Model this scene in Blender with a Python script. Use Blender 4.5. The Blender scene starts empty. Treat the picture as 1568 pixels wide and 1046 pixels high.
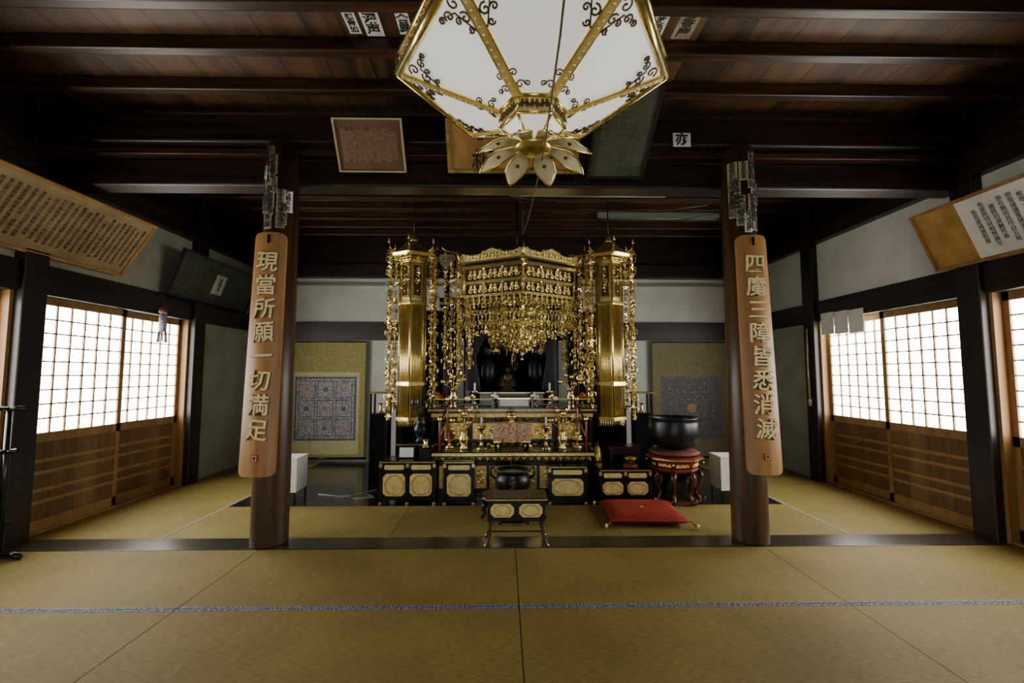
import bpy, math, random
from mathutils import Matrix, Vector
random.seed(7)
D=bpy.data; S=bpy.context.scene
pi=math.pi
# ---------------------------------------------------------------- materials
def newmat(name):
    m=D.materials.new(name); m.use_nodes=True
    nt=m.node_tree; return m,nt,nt.nodes['Principled BSDF']
def mat(name,c1,c2=None,rough=.5,metal=0,scale=(5,5,5),nscale=1,bump=0,coat=0,detail=4,lo=.35,hi=.65,emit=0,spec=None,coord='Object'):
    m,nt,b=newmat(name); N=nt.nodes; L=nt.links
    b.inputs['Roughness'].default_value=rough; b.inputs['Metallic'].default_value=metal
    b.inputs['Coat Weight'].default_value=coat; b.inputs['Coat Roughness'].default_value=.08
    if spec is not None: b.inputs['Specular IOR Level'].default_value=spec
    b.inputs['Base Color'].default_value=(*c1,1)
    if emit:
        b.inputs['Emission Color'].default_value=(*c1,1); b.inputs['Emission Strength'].default_value=emit
    if c2 or bump:
        tc=N.new('ShaderNodeTexCoord'); mp=N.new('ShaderNodeMapping'); mp.inputs['Scale'].default_value=scale
        nz=N.new('ShaderNodeTexNoise'); nz.inputs['Scale'].default_value=nscale; nz.inputs['Detail'].default_value=detail
        L.new(tc.outputs[coord],mp.inputs[0]); L.new(mp.outputs[0],nz.inputs['Vector'])
        if c2:
            r=N.new('ShaderNodeValToRGB'); r.color_ramp.elements[0].position=lo; r.color_ramp.elements[1].position=hi
            r.color_ramp.elements[0].color=(*c1,1); r.color_ramp.elements[1].color=(*c2,1)
            L.new(nz.outputs['Fac'],r.inputs[0]); L.new(r.outputs[0],b.inputs['Base Color'])
        if bump:
            bp=N.new('ShaderNodeBump'); bp.inputs['Strength'].default_value=bump; bp.inputs['Distance'].default_value=.01
            L.new(nz.outputs['Fac'],bp.inputs['Height']); L.new(bp.outputs[0],b.inputs['Normal'])
    return m
def plankmat(name,c1,c2,width,axis=0,grain=(1,1,1),rough=.5,coat=0,seam=.02,spec=.5):
    m,nt,b=newmat(name); N=nt.nodes; L=nt.links
    b.inputs['Roughness'].default_value=rough; b.inputs['Coat Weight'].default_value=coat; b.inputs['Coat Roughness'].default_value=.15
    b.inputs['Specular IOR Level'].default_value=spec
    tc=N.new('ShaderNodeTexCoord'); sp=N.new('ShaderNodeSeparateXYZ'); L.new(tc.outputs['Object'],sp.inputs[0])
    dv=N.new('ShaderNodeMath'); dv.operation='DIVIDE'; dv.inputs[1].default_value=width; L.new(sp.outputs[axis],dv.inputs[0])
    fl=N.new('ShaderNodeMath'); fl.operation='FLOOR'; L.new(dv.outputs[0],fl.inputs[0])
    wn=N.new('ShaderNodeTexWhiteNoise'); wn.noise_dimensions='1D'; L.new(fl.outputs[0],wn.inputs['W'])
    mp=N.new('ShaderNodeMapping'); mp.inputs['Scale'].default_value=grain; L.new(tc.outputs['Object'],mp.inputs[0])
    ad=N.new('ShaderNodeVectorMath'); ad.operation='ADD'; L.new(mp.outputs[0],ad.inputs[0]); L.new(wn.outputs['Color'],ad.inputs[1])
    nz=N.new('ShaderNodeTexNoise'); nz.inputs['Detail'].default_value=6; nz.inputs['Scale'].default_value=1.0; nz.inputs['Distortion'].default_value=.8
    L.new(ad.outputs[0],nz.inputs['Vector'])
    mx=N.new('ShaderNodeMath'); mx.operation='MULTIPLY_ADD'; mx.inputs[1].default_value=.35; L.new(wn.outputs['Value'],mx.inputs[0]); 
    ms=N.new('ShaderNodeMath'); ms.operation='SUBTRACT'; ms.inputs[1].default_value=.17; L.new(nz.outputs['Fac'],ms.inputs[0]); L.new(ms.outputs[0],mx.inputs[2])
    r=N.new('ShaderNodeValToRGB'); r.color_ramp.elements[0].position=.25; r.color_ramp.elements[1].position=.78
    r.color_ramp.elements[0].color=(*c1,1); r.color_ramp.elements[1].color=(*c2,1); L.new(mx.outputs[0],r.inputs[0])
    fr=N.new('ShaderNodeMath'); fr.operation='FRACT'; L.new(dv.outputs[0],fr.inputs[0])
    gt=N.new('ShaderNodeMath'); gt.operation='GREATER_THAN'; gt.inputs[1].default_value=seam; L.new(fr.outputs[0],gt.inputs[0])
    mm=N.new('ShaderNodeMix'); mm.data_type='RGBA'; mm.inputs[6].default_value=(c1[0]*.15,c1[1]*.15,c1[2]*.15,1)
    L.new(gt.outputs[0],mm.inputs[0]); L.new(r.outputs[0],mm.inputs[7]); L.new(mm.outputs[2],b.inputs['Base Color'])
    return m
M_={}
M_['dark']=mat('dark_beam_wood',(.006,.003,.0013),(.024,.0105,.0045),rough=.42,scale=(1.5,22,22),bump=.15)
M_['joist']=mat('joist_wood',(.010,.0043,.0016),(.06,.025,.0085),rough=.36,scale=(1.2,16,16),bump=.15,detail=6)
M_['darkY']=mat('dark_beam_wood_y',(.006,.0033,.0016),(.021,.0105,.005),rough=.42,scale=(22,1.5,22),bump=.15)
M_['darkZ']=mat('dark_post_wood',(.007,.004,.002),(.02,.0105,.0055),rough=.42,scale=(22,22,1.5),bump=.12)
M_['ceil']=plankmat('ceiling_planks',(.014,.006,.0016),(.135,.064,.019),.33,0,(9,1.6,1),rough=.5,seam=.035)
M_['pillar']=mat('pillar_wood',(.028,.0125,.0055),(.080,.038,.016),rough=.38,scale=(16,16,1.2),bump=.15,detail=6)
M_['sign']=mat('signboard_wood',(.25,.112,.030),(.43,.225,.072),rough=.42,scale=(18,6,1.0),detail=7,lo=.3,hi=.7)
M_['door']=mat('door_wood',(.22,.115,.033),(.34,.185,.062),rough=.5,scale=(9,9,1.1),detail=5)
M_['doorp']=plankmat('door_lower_planks',(.10,.052,.016),(.23,.125,.043),.23,1,(8,8,1),rough=.55,seam=.02)
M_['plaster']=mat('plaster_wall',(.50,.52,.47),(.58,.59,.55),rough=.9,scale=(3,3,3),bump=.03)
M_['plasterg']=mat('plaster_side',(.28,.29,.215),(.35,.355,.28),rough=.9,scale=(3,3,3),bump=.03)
def tatami(name,scale):
    m=mat(name,(.18,.134,.033),(.30,.232,.068),rough=.62,scale=scale,bump=.3,detail=2,spec=.25)
    nt=m.node_tree;N=nt.nodes;L=nt.links;b=N['Principled BSDF']
    ramp=b.inputs['Base Color'].links[0].from_node
    tc=N.new('ShaderNodeTexCoord'); nz=N.new('ShaderNodeTexNoise'); nz.inputs['Scale'].default_value=1.6; nz.inputs['Detail'].default_value=6
    oi=N.new('ShaderNodeObjectInfo'); ad=N.new('ShaderNodeVectorMath'); ad.operation='ADD'; L.new(tc.outputs['Object'],ad.inputs[0]); L.new(oi.outputs['Location'],ad.inputs[1]); L.new(ad.outputs[0],nz.inputs['Vector'])
    mr=N.new('ShaderNodeMapRange'); mr.inputs[1].default_value=.3; mr.inputs[2].default_value=.7; mr.inputs[3].default_value=.78; mr.inputs[4].default_value=1.12; L.new(nz.outputs['Fac'],mr.inputs[0])
    mo=N.new('ShaderNodeMath'); mo.operation='MULTIPLY_ADD'; mo.inputs[1].default_value=.1; mo.inputs[2].default_value=-.05; L.new(oi.outputs['Random'],mo.inputs[0])
    m2=N.new('ShaderNodeMath'); m2.operation='ADD'; L.new(mr.outputs[0],m2.inputs[0]); L.new(mo.outputs[0],m2.inputs[1])
    hs=N.new('ShaderNodeHueSaturation'); L.new(ramp.outputs[0],hs.inputs['Color']); L.new(m2.outputs[0],hs.inputs['Value']); L.new(hs.outputs[0],b.inputs['Base Color'])
    return m
M_['tatami']=tatami('tatami_rush',(22,240,6))
M_['tatamiY']=tatami('tatami_rush_side',(240,22,6))
M_['heri']=mat('tatami_border_blue',(.035,.04,.13),(.30,.30,.38),rough=.7,scale=(90,90,90),lo=.46,hi=.54)
M_['heril']=mat('tatami_border_pale',(.25,.25,.24),(.4,.4,.38),rough=.8,scale=(60,60,60))
M_['sill']=mat('threshold_wood',(.018,.016,.011),(.05,.043,.028),rough=.28,scale=(1.2,30,10),bump=.08)
M_['black_floor']=plankmat('black_lacquer_floor',(.007,.008,.008),(.015,.018,.017),.3,1,(1,10,1),rough=.2,coat=.35,seam=.015)
M_['lac']=mat('black_lacquer',(.005,.004,.004),rough=.25,coat=.2)
M_['matte']=mat('soot_black',(.004,.004,.005),rough=.9,spec=.1)
M_['lacr']=mat('brown_red_lacquer',(.035,.007,.004),(.06,.012,.007),rough=.3,coat=.25,scale=(4,4,4))
M_['red']=mat('red_silk',(.24,.012,.007),(.36,.025,.013),rough=.6,scale=(8,8,8),bump=.2)
M_['redb']=mat('brown_red_silk',(.10,.02,.012),(.17,.042,.025),rough=.7,scale=(18,18,18))
M_['redl']=mat('vermilion_lacquer',(.19,.02,.009),rough=.35,coat=.2)
M_['gold']=mat('gold_leaf',(.84,.64,.2),(1.0,.87,.40),rough=.27,metal=1,scale=(30,30,30),bump=.12)
M_['goldp']=mat('gold_panel',(.68,.53,.19),(.86,.71,.31),rough=.42,metal=.65,scale=(25,25,25),bump=.12)
M_['goldw']=mat('pale_gold_petal',(.82,.74,.48),(.92,.85,.62),rough=.35,metal=.3,scale=(25,25,25))
M_['goldd']=mat('antique_gold',(.36,.25,.07),(.62,.47,.16),rough=.38,metal=1,scale=(30,30,30),bump=.2)
M_['goldpaint']=mat('gold_paint',(.70,.55,.27),(.82,.68,.38),rough=.5,metal=0,scale=(40,40,40))
M_['bronze']=mat('dark_bronze',(.022,.024,.028),(.045,.045,.05),rough=.32,metal=.8,scale=(10,10,10),bump=.05)
M_['bronze2']=mat('bronze_filigree',(.085,.055,.018),rough=.4,metal=.5)
M_['white']=mat('lantern_paper',(.75,.77,.76),(.8,.82,.8),rough=.8,scale=(9,9,9),emit=0)
M_['lampw']=mat('frosted_lamp_glass',(.78,.77,.71),(.84,.83,.78),rough=.5,scale=(3,3,3))
b=M_['lampw'].node_tree.nodes['Principled BSDF']; b.inputs['Emission Color'].default_value=(1,.97,.88,1); b.inputs['Emission Strength'].default_value=.5
M_['olive']=mat('olive_brocade',(.21,.19,.05),(.34,.31,.10),rough=.7,scale=(60,60,60),lo=.4,hi=.6)
M_['mustard']=mat('pale_brocade',(.40,.37,.18),(.50,.46,.25),rough=.7,scale=(40,40,40))
M_['oliv2']=mat('tan_brocade',(.12,.105,.045),(.21,.185,.09),rough=.7,scale=(60,60,60),lo=.4,hi=.6)
M_['navy']=mat('mandala_navy',(.03,.035,.09),(.22,.22,.25),rough=.7,scale=(70,70,70),lo=.47,hi=.6)
M_['mand']=mat('mandala_blue_tan',(.10,.12,.20),(.46,.42,.34),rough=.7,scale=(45,45,45),lo=.42,hi=.58,detail=2)
M_['mand2']=mat('mandala_cell',(.42,.39,.33),(.09,.10,.19),rough=.7,scale=(80,80,80),lo=.42,hi=.58,detail=2)
M_['mandr']=mat('mandala_red',(.25,.07,.05),(.4,.3,.2),rough=.7,scale=(70,70,70))
M_['mandd']=mat('mandala_dark',(.04,.05,.065),(.16,.145,.11),rough=.7,scale=(55,55,55),lo=.42,hi=.6,detail=2)
M_['brocade']=mat('orange_brocade',(.5,.2,.09),(.62,.5,.36),rough=.7,scale=(38,38,38),lo=.46,hi=.54)
M_['ink']=mat('black_ink',(.015,.013,.01),rough=.7)
M_['inkb']=mat('brown_ink',(.07,.045,.022),rough=.7)
M_['inkf']=mat('faded_gilt_ink',(.12,.12,.075),rough=.7)
M_['inkm']=mat('faded_pale_ink',(.36,.24,.16),rough=.7)
M_['paper']=mat('white_label_paper',(.66,.66,.62),(.74,.74,.7),rough=.85,scale=(9,9,9))
M_['papero']=mat('aged_label_paper',(.20,.165,.10),(.38,.33,.22),rough=.85,scale=(14,14,14))
M_['tanboard']=mat('tan_text_board',(.28,.21,.105),(.38,.29,.155),rough=.6,scale=(4,2,9))
M_['maroon']=mat('maroon_plaque',(.125,.05,.026),(.165,.077,.04),rough=.5,scale=(5,5,5))
M_['slate']=mat('dark_slate_plaque',(.024,.032,.022),(.06,.072,.052),rough=.5,scale=(5,5,5))
M_['orangewood']=mat('orange_gilt_board',(.33,.17,.04),(.47,.27,.08),rough=.4,scale=(6,6,6))
M_['string']=mat('cord_fibre',(.12,.08,.05),rough=.8)
M_['metal']=mat('grey_fixture_metal',(.20,.22,.18),rough=.4)
M_['orange']=mat('orange_fruit',(.6,.2,.03),rough=.5)
M_['drape']=mat('dark_drape',(.008,.009,.014),(.018,.02,.03),rough=.6,scale=(20,4,2))
m,nt,b=newmat('shoji_paper'); N=nt.nodes; L=nt.links
b.inputs['Base Color'].default_value=(.85,.85,.8,1); b.inputs['Roughness'].default_value=.9
tc=N.new('ShaderNodeTexCoord'); nz=N.new('ShaderNodeTexNoise'); nz.inputs['Scale'].default_value=1.3; L.new(tc.outputs['Object'],nz.inputs['Vector'])
mr=N.new('ShaderNodeMapRange'); mr.inputs[3].default_value=13.0; mr.inputs[4].default_value=21.0; L.new(nz.outputs['Fac'],mr.inputs[0])
L.new(mr.outputs[0],b.inputs['Emission Strength']); b.inputs['Emission Color'].default_value=(1,.98,.895,1)
M_['shoji']=m

# ---------------------------------------------------------------- mesh builder
class MB:
    def __init__(s): s.v=[];s.f=[];s.mi=[];s.sm=[];s.m=[];s.M=Matrix()
    def mat(s,k):
        if k not in s.m: s.m.append(k)
        return s.m.index(k)
    def add(s,vs,fs,k,smooth=False,T=None):
        o=len(s.v); MM=s.M@T if T is not None else s.M
        for p in vs: s.v.append(tuple(MM@Vector(p)))
        i=s.mat(k)
        for f in fs: s.f.append([o+a for a in f]); s.mi.append(i); s.sm.append(smooth)
    def box(s,x0,x1,y0,y1,z0,z1,k,T=None):
        vs=[(x0,y0,z0),(x1,y0,z0),(x1,y1,z0),(x0,y1,z0),(x0,y0,z1),(x1,y0,z1),(x1,y1,z1),(x0,y1,z1)]
        s.add(vs,[(0,3,2,1),(4,5,6,7),(0,1,5,4),(1,2,6,5),(2,3,7,6),(3,0,4,7)],k,T=T)
    def lathe(s,prof,c,k,seg=20,smooth=True,T=None,ph=0,sx=1,sy=1):
        vs=[];fs=[];n=len(prof)
        for r,z in prof:
            for i in range(seg):
                a=2*pi*i/seg+ph; vs.append((c[0]+r*sx*math.cos(a),c[1]+r*sy*math.sin(a),c[2]+z))
        for j in range(n-1):
            for i in range(seg):
                i2=(i+1)%seg; fs.append((j*seg+i,j*seg+i2,(j+1)*seg+i2,(j+1)*seg+i))
        if prof[0][0]>1e-5: fs.append(tuple(range(seg-1,-1,-1)))
        if prof[-1][0]>1e-5: fs.append(tuple((n-1)*seg+i for i in range(seg)))
        s.add(vs,fs,k,smooth,T)
    def sph(s,c,r,k,sc=(1,1,1),seg=12,ring=8,T=None):
        prof=[(max(r*math.sin(pi*j/ring),0.00001),-r*math.cos(pi*j/ring)*sc[2]) for j in range(ring+1)]
        s.lathe(prof,c,k,seg,True,T,sx=sc[0],sy=sc[1])
    def tube(s,pts,r,k,seg=6,smooth=True,T=None):
        pts=[Vector(p) for p in pts]; n=len(pts); vs=[];fs=[]
        rs=r if isinstance(r,(list,tuple)) else [r]*n
        prev=None
        for i,p in enumerate(pts):
            t=(pts[min(i+1,n-1)]-pts[max(i-1,0)]).normalized()
            if prev is None:
                ref=Vector((0,0,1)) if abs(t.z)<.9 else Vector((1,0,0)); a=t.cross(ref).normalized()
            else: a=(prev-t*prev.dot(t)).normalized()
            prev=a; bb=t.cross(a)
            for j in range(seg):
                w=2*pi*j/seg; vs.append(tuple(p+a*math.cos(w)*rs[i]+bb*math.sin(w)*rs[i]))
        for i in range(n-1):
            for j in range(seg):
                j2=(j+1)%seg; fs.append((i*seg+j,i*seg+j2,(i+1)*seg+j2,(i+1)*seg+j))
        fs.append(tuple(range(seg-1,-1,-1))); fs.append(tuple((n-1)*seg+j for j in range(seg)))
        s.add(vs,fs,k,smooth,T)
    def prism(s,poly,y0,y1,k,T=None,smooth=False):
        n=len(poly); vs=[(x,y0,z) for x,z in poly]+[(x,y1,z) for x,z in poly]
        fs=[tuple(range(n)),tuple(range(2*n-1,n-1,-1))]+[(i,i+n,(i+1)%n+n,(i+1)%n) for i in range(n)]
        s.add(vs,fs,k,smooth,T)
    def quad(s,a,b,c,d,k): s.add([a,b,c,d],[(0,1,2,3)],k)
    def build(s,name,M=None,parent=None,bevel=0):
        me=D.meshes.new(name); me.from_pydata(s.v,[],s.f)
        for k in s.m: me.materials.append(M_[k])
        me.polygons.foreach_set('material_index',s.mi); me.polygons.foreach_set('use_smooth',s.sm); me.update()
        o=D.objects.new(name,me); S.collection.objects.link(o)
        if parent: o.parent=parent
        if M is not None: o.matrix_local=M
        if bevel:
            bm=o.modifiers.new('bevel','BEVEL'); bm.width=bevel; bm.segments=2; bm.limit_method='ANGLE'; bm.angle_limit=.8
        return o
def TR(x,y,z): return Matrix.Translation((x,y,z))
def RZ(a): return Matrix.Rotation(a,4,'Z')
def frame(o,x,up):
    x=Vector(x).normalized(); up=Vector(up).normalized(); y=up.cross(x).normalized(); up=x.cross(y)
    return Matrix(((x.x,y.x,up.x,o[0]),(x.y,y.y,up.y,o[1]),(x.z,y.z,up.z,o[2]),(0,0,0,1)))
def text(name,body,size,k,M,parent=None,ext=.002,ls=1.0,cs=1.0,off=.008,shear=0):
    c=D.curves.new(name,'FONT'); c.body=body; c.size=size; c.align_x='CENTER'; c.align_y='CENTER'; c.extrude=ext
    c.space_line=ls; c.space_character=cs; c.resolution_u=2; c.offset=size*off; c.shear=shear
    t=D.objects.new(name+'_t',c); S.collection.objects.link(t)
    bpy.context.view_layer.update()
    dg=bpy.context.evaluated_depsgraph_get(); me=D.meshes.new_from_object(t.evaluated_get(dg))
    D.objects.remove(t); me.materials.clear(); me.materials.append(M_[k]); me.name=name
    o=D.objects.new(name,me); S.collection.objects.link(o)
    if parent: o.parent=parent
    o.matrix_local=M@Matrix.Rotation(pi/2,4,'X')
    return o
def spiral(cx,cz,r,turns=1.3,a0=0,d=1,n=12):
    return [(cx+r*(1-.85*i/n)*math.cos(a0+d*turns*2*pi*i/n),0,cz+r*(1-.85*i/n)*math.sin(a0+d*turns*2*pi*i/n)) for i in range(n+1)]
def scroll(mb,x0,x1,z0,z1,k,r=.005,T=None,n=None):
    h=z1-z0; n=n or max(1,int(round((x1-x0)/(h*1.1)))); w=(x1-x0)/n
    T=T or Matrix()
    for i in range(n):
        cx=x0+w*(i+.5); cz=(z0+z1)/2; q=min(w,h)*.27
        mb.tube(spiral(cx-q*.9,cz-q*.6,q,1.4,pi*.2,1),r,k,5,T=T)
        mb.tube(spiral(cx+q*.9,cz-q*.6,q,1.4,pi*.8,-1),r,k,5,T=T)
        mb.tube(spiral(cx-q*.7,cz+q*.9,q*.7,1.3,-pi*.3,-1),r*.8,k,5,T=T)
        mb.tube(spiral(cx+q*.7,cz+q*.9,q*.7,1.3,-pi*.7,1),r*.8,k,5,T=T)
        mb.sph((cx,0,cz),q*.35,k,seg=6,ring=4,T=T)
def flower(mb,c,r,k,a=0,tilt=0):
    T=TR(*c)@RZ(a)@Matrix.Rotation(tilt,4,'X')
    n=12; vs=[(0,-r*.35,0)]+[((r if i%2==0 else r*.55)*math.cos(2*pi*i/n),0,(r if i%2==0 else r*.55)*math.sin(2*pi*i/n)) for i in range(n)]+[(0,r*.35,0)]
    fs=[(0,1+i,1+(i+1)%n) for i in range(n)]+[(n+1,1+(i+1)%n,1+i) for i in range(n)]
    mb.add(vs,fs,k,False,T)
def leafp(mb,c,w,h,k,a=0):
    T=TR(*c)@RZ(a); mb.add([(0,0,0),(w/2,-.004,-h*.45),(0,0,-h),(-w/2,-.004,-h*.45),(0,.006,-h*.45)],[(0,3,2,1),(0,1,4),(1,2,4),(2,3,4),(3,0,4)],k,False,T)
def chain(mb,x,y,z0,z1,k='gold',r=.03,step=.05):
    mb.tube([(x,y,z0),(x,y,z1)],.0025,k,4)
    z=z0-.03;i=0
    while z>z1:
        a=random.uniform(-.9,.9); rr=r*random.choice((.7,1,1.25)); kk=random.choice((k,k,'goldd'))
        flower(mb,(x+random.uniform(-.006,.006),y,z),rr,kk,a,random.uniform(-.6,.6))
        if i%3==0:
            for s in (-1,1):
                lx=x+s*rr*1.15; mb.tube([(x,y,z),(lx,y,z-.005)],.002,k,4); leafp(mb,(lx,y+random.uniform(-.01,.01),z),.016,.042,kk,random.uniform(-1,1)); mb.sph((lx,y,z-.048),.007,k,seg=5,ring=4)
        elif i%3==1: mb.sph((x,y,z-step/2),.010,k,seg=6,ring=4)
        z-=step*random.uniform(.9,1.1);i+=1
    mb.lathe([(.005,.04),(.013,.025),(.018,0)],(x,y,z1-.035),k,8)

# ---------------------------------------------------------------- room shell
XL,XR,YB,YF=-3.97,4.07,7.3,-2.5
mb=MB(); mb.box(XL-.3,XR+.3,YF-.3,YB+.3,-.3,-.055,'dark'); mb.build('floor')
mb=MB(); mb.box(-2.83,2.93,4.83,YB,-.055,-.004,'black_floor'); mb.build('floor_inner_sanctum')
mb=MB(); mb.box(XL,XR,3.66,3.91,-.055,.004,'sill'); mb.build('trim_threshold',bevel=.004)
def mat_obj(x0,x1,y0,y1,along='x',heri=()):
    mb=MB(); k='tatami' if along=='x' else 'tatamiY'; g=.0026
    X0,X1,Y0,Y1=x0+g,x1-g,y0+g,y1-g; w=.019
    a0,a1,b0,b1=X0,X1,Y0,Y1
    if 'y1' in heri: mb.box(X0,X1,Y1-w,Y1,-.055,.0015,'heri'); b1-=w
    if 'y0' in heri: mb.box(X0,X1,Y0,Y0+w,-.055,.0015,'heri'); b0+=w
    if 'x1' in heri: mb.box(X1-w,X1,Y0,Y1,-.055,.0015,'heril'); a1-=w
    if 'x0' in heri: mb.box(X0,X0+w,Y0,Y1,-.055,.0015,'heril'); a0+=w
    mb.box(a0,a1,b0,b1,-.055,0,k)
    c=TR((x0+x1)/2,(y0+y1)/2,0)
    for i,p in enumerate(mb.v): mb.v[i]=tuple(c.inverted()@Vector(p))
    return mb.build('tatami_mat',c)
xs=[XL,-1.89,.09,2.04,XR]
ys=[3.66,2.765,1.86,.955,.05,-.85,-1.75,-2.5]
for j in range(len(ys)-1):
    for i in range(4):
        h=('y0',) if j==0 else (('y1',) if j==1 else ())
        mat_obj(xs[i],xs[i+1],ys[j+1],ys[j],'x',h)
for a,b in ((-2.83,-.96),(-.96,1.0),(1.0,2.93)): mat_obj(a,b,3.91,4.83)
for a,b,hh in ((XL,-2.83,('x1',)),(2.93,XR,('x0',))):
    for c,d in ((3.91,5.65),(5.65,YB)): mat_obj(a,b,c,d,'y',hh)

mb=MB(); mb.box(XL-.3,XR+.3,YF-.3,YB+.3,3.65,3.75,'ceil'); mb.build('ceiling')
for i,y in enumerate([-1.9,-1.4,-.9,-.4,.1,.6,1.1,1.6,2.1,2.60,3.0,3.44,4.32,4.75,5.2,5.6,5.98,6.38,6.75,7.12]):
    mb=MB(); mb.box(XL,XR,-.04,.04,-.05,.049,'joist'); mb.build('ceiling_joist',TR(0,y,3.6),bevel=.012)
mb=MB(); mb.box(XL,XR,-.1,.1,-.12,.10,'dark'); mb.build('ceiling_beam',TR(0,3.93,3.09),bevel=.015)
mb=MB(); mb.box(XL,XR,-.04,.06,-.025,.025,'joist');mb.build('ceiling_beam',TR(0,3.80,3.235),bevel=.006)
mb=MB(); mb.box(XL,XR,-.15,.15,-.12,.12,'dark'); mb.build('ceiling_beam',TR(0,3.85,3.41),bevel=.015)
def sidewall(name,x,s):
    mb=MB(); X0,X1=(x,x+.12) if s>0 else (x-.12,x)
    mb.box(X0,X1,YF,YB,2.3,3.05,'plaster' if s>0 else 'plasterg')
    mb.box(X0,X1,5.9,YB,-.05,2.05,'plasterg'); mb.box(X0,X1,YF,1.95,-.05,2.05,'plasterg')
    mb.box(X0,X1,YF,YB,3.05,3.66,'darkY')
    mb.build(name)
sidewall('wall_left',XL,-1); sidewall('wall_right',XR,1)
for x,s in ((XL,-1),(XR,1)):
    mb=MB(); a,b=sorted((x-s*.05,x+s*.1)); mb.box(a,b,YF,YB,2.03,2.29,'darkY'); mb.build('trim_nageshi',bevel=.008)
    mb=MB(); a,b=sorted((x-s*.10,x+s*.1)); mb.box(a,b,YF,YB,3.04,3.26,'darkY'); mb.build('trim_upper_beam',bevel=.008)
    for y in (5.86,3.8,1.95,0.0):
        mb=MB(); a,b=sorted((x-s*.09,x+s*.11)); mb.box(a,b,-.1,.1,-.05,3.65,'darkZ'); mb.build('wall_post',TR(0,y,0),bevel=.008)
mb=MB(); mb.box(XL-.1,XR+.1,YB,YB+.12,-.05,2.9,'plaster'); mb.box(XL-.1,XR+.1,YB,YB+.12,2.9,3.66,'dark'); mb.build('wall_back')
mb=MB(); mb.box(XL,XR,YB-.06,YB,1.9,2.19,'dark'); mb.build('trim_back_nageshi',bevel=.006)
mb=MB(); mb.box(XL,XR,YB-.035,YB,2.78,2.83,'metal'); mb.box(XL,XR,YB-.1,YB,2.9,3.12,'dark'); mb.build('trim_back_rail',bevel=.006)
mb=MB()
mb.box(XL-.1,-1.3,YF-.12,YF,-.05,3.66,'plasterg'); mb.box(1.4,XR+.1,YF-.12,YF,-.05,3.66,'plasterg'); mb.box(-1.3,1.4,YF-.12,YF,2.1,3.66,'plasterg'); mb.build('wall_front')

def shoji(name,x,s,y0,y1):
    e=D.objects.new(name,None); S.collection.objects.link(e); ym=(y0+y1)/2; e.location=(x,ym,0)
    w=(y1-y0)/2+.025
    for p in range(2):
        yc=(y0+w/2) if p==0 else (y1-w/2)
        off=(.02 if p==0 else .06)*s
        mb=MB()
        def bx(a0,a1,ya,yb,za,zb,k):
            q=sorted((off+s*a0,off+s*a1)); mb.box(q[0],q[1],ya,yb,za,zb,k)
        h=w/2
        for sg in (-1,1):
            a,b=sorted((sg*h,sg*(h-.05))); bx(0,.032,a,b,.02,2.03,'door')
        bx(0,.032,-h,h,.02,.11,'door'); bx(0,.032,-h,h,1.96,2.03,'door'); bx(0,.032,-h,h,.77,.85,'door')
        bx(.012,.022,-h+.05,h-.05,.11,.77,'doorp')
        for z in (.26,.36,.51,.61): bx(.002,.014,-h+.05,h-.05,z-.016,z+.016,'door')
        iw=w-.1
        for i in range(1,6): yy=-h+.05+iw*i/6; bx(.004,.018,yy-.007,yy+.007,.85,1.96,'door')
        for i in range(1,9): zz=.85+1.11*i/9; bx(.004,.018,-h+.05,h-.05,zz-.006,zz+.006,'door')
        bx(.018,.021,-h+.05,h-.05,.85,1.96,'shoji')
        mb.build('panel_%d'%(p+1),TR(0,yc-ym,0),parent=e)
    mb=MB(); q=sorted((0,s*.1)); mb.box(q[0],q[1],y0-ym,y1-ym,-.05,.02,'door'); 
    for sg in (-1,1):
        a,b=sorted((sg*(y1-y0)/2,sg*((y1-y0)/2+.03))); mb.box(q[0]-(.02 if s>0 else 0),q[1]+(.02 if s<0 else 0),a,b,0,2.03,'door')
    mb.build('track',parent=e)
k=1
for x,s in ((XL,-1),(XR,1)):
    for y0,y1 in ((3.93,5.73),(2.08,3.67)):
        shoji('door_%d'%k,x,s,y0,y1); k+=1

# ---------------------------------------------------------------- pillars + signboards
KAN='摩訶般若波羅蜜多心経観自在菩薩行深時照見五蘊皆空度一切苦厄舎利子色不異亦復如是諸法相生滅垢浄増減故中無受想識眼耳鼻舌身意声香味触界乃至明尽老死集道智得以所'
def rk(n): return ''.join(random.choice(KAN) for _ in range(n))
def pillar(x):
    mb=MB(); mb.lathe([(.139,0),(.141,.02),(.139,1.2),(.133,3.28)],(0,0,0),'pillar',40)
    o=mb.build('pillar',TR(x,3.8,0))
    r=.138
    for i in range(18):
        a=-pi/2+random.uniform(-1.0,1.0); z=random.uniform(2.6,3.12); w=random.uniform(.05,.08); h=random.uniform(.14,.26)
        lb=MB(); n=4; rr=r+.0012*(i%5+1)
        vs=[];fs=[]
        for j in range(n+1):
            aa=a+(j/n-.5)*w/r; vs+=[(rr*math.cos(aa),rr*math.sin(aa),z-h/2),(rr*math.cos(aa),rr*math.sin(aa),z+h/2)]
        for j in range(n): fs.append((2*j,2*j+2,2*j+3,2*j+1))
        lb.add(vs,fs,'paper' if i%6==5 else 'papero'); lb.build('label_%d'%(i+1),parent=o)
        text('label_text_%d'%(i+1),'\n'.join(rk(4)),h*.25,'ink',TR((rr+.002)*math.cos(a),(rr+.002)*math.sin(a),z)@RZ(a+pi/2),parent=o,ext=.0005,ls=.95,off=.02)
    return o
pillar(-1.885); pillar(2.02)
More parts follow.
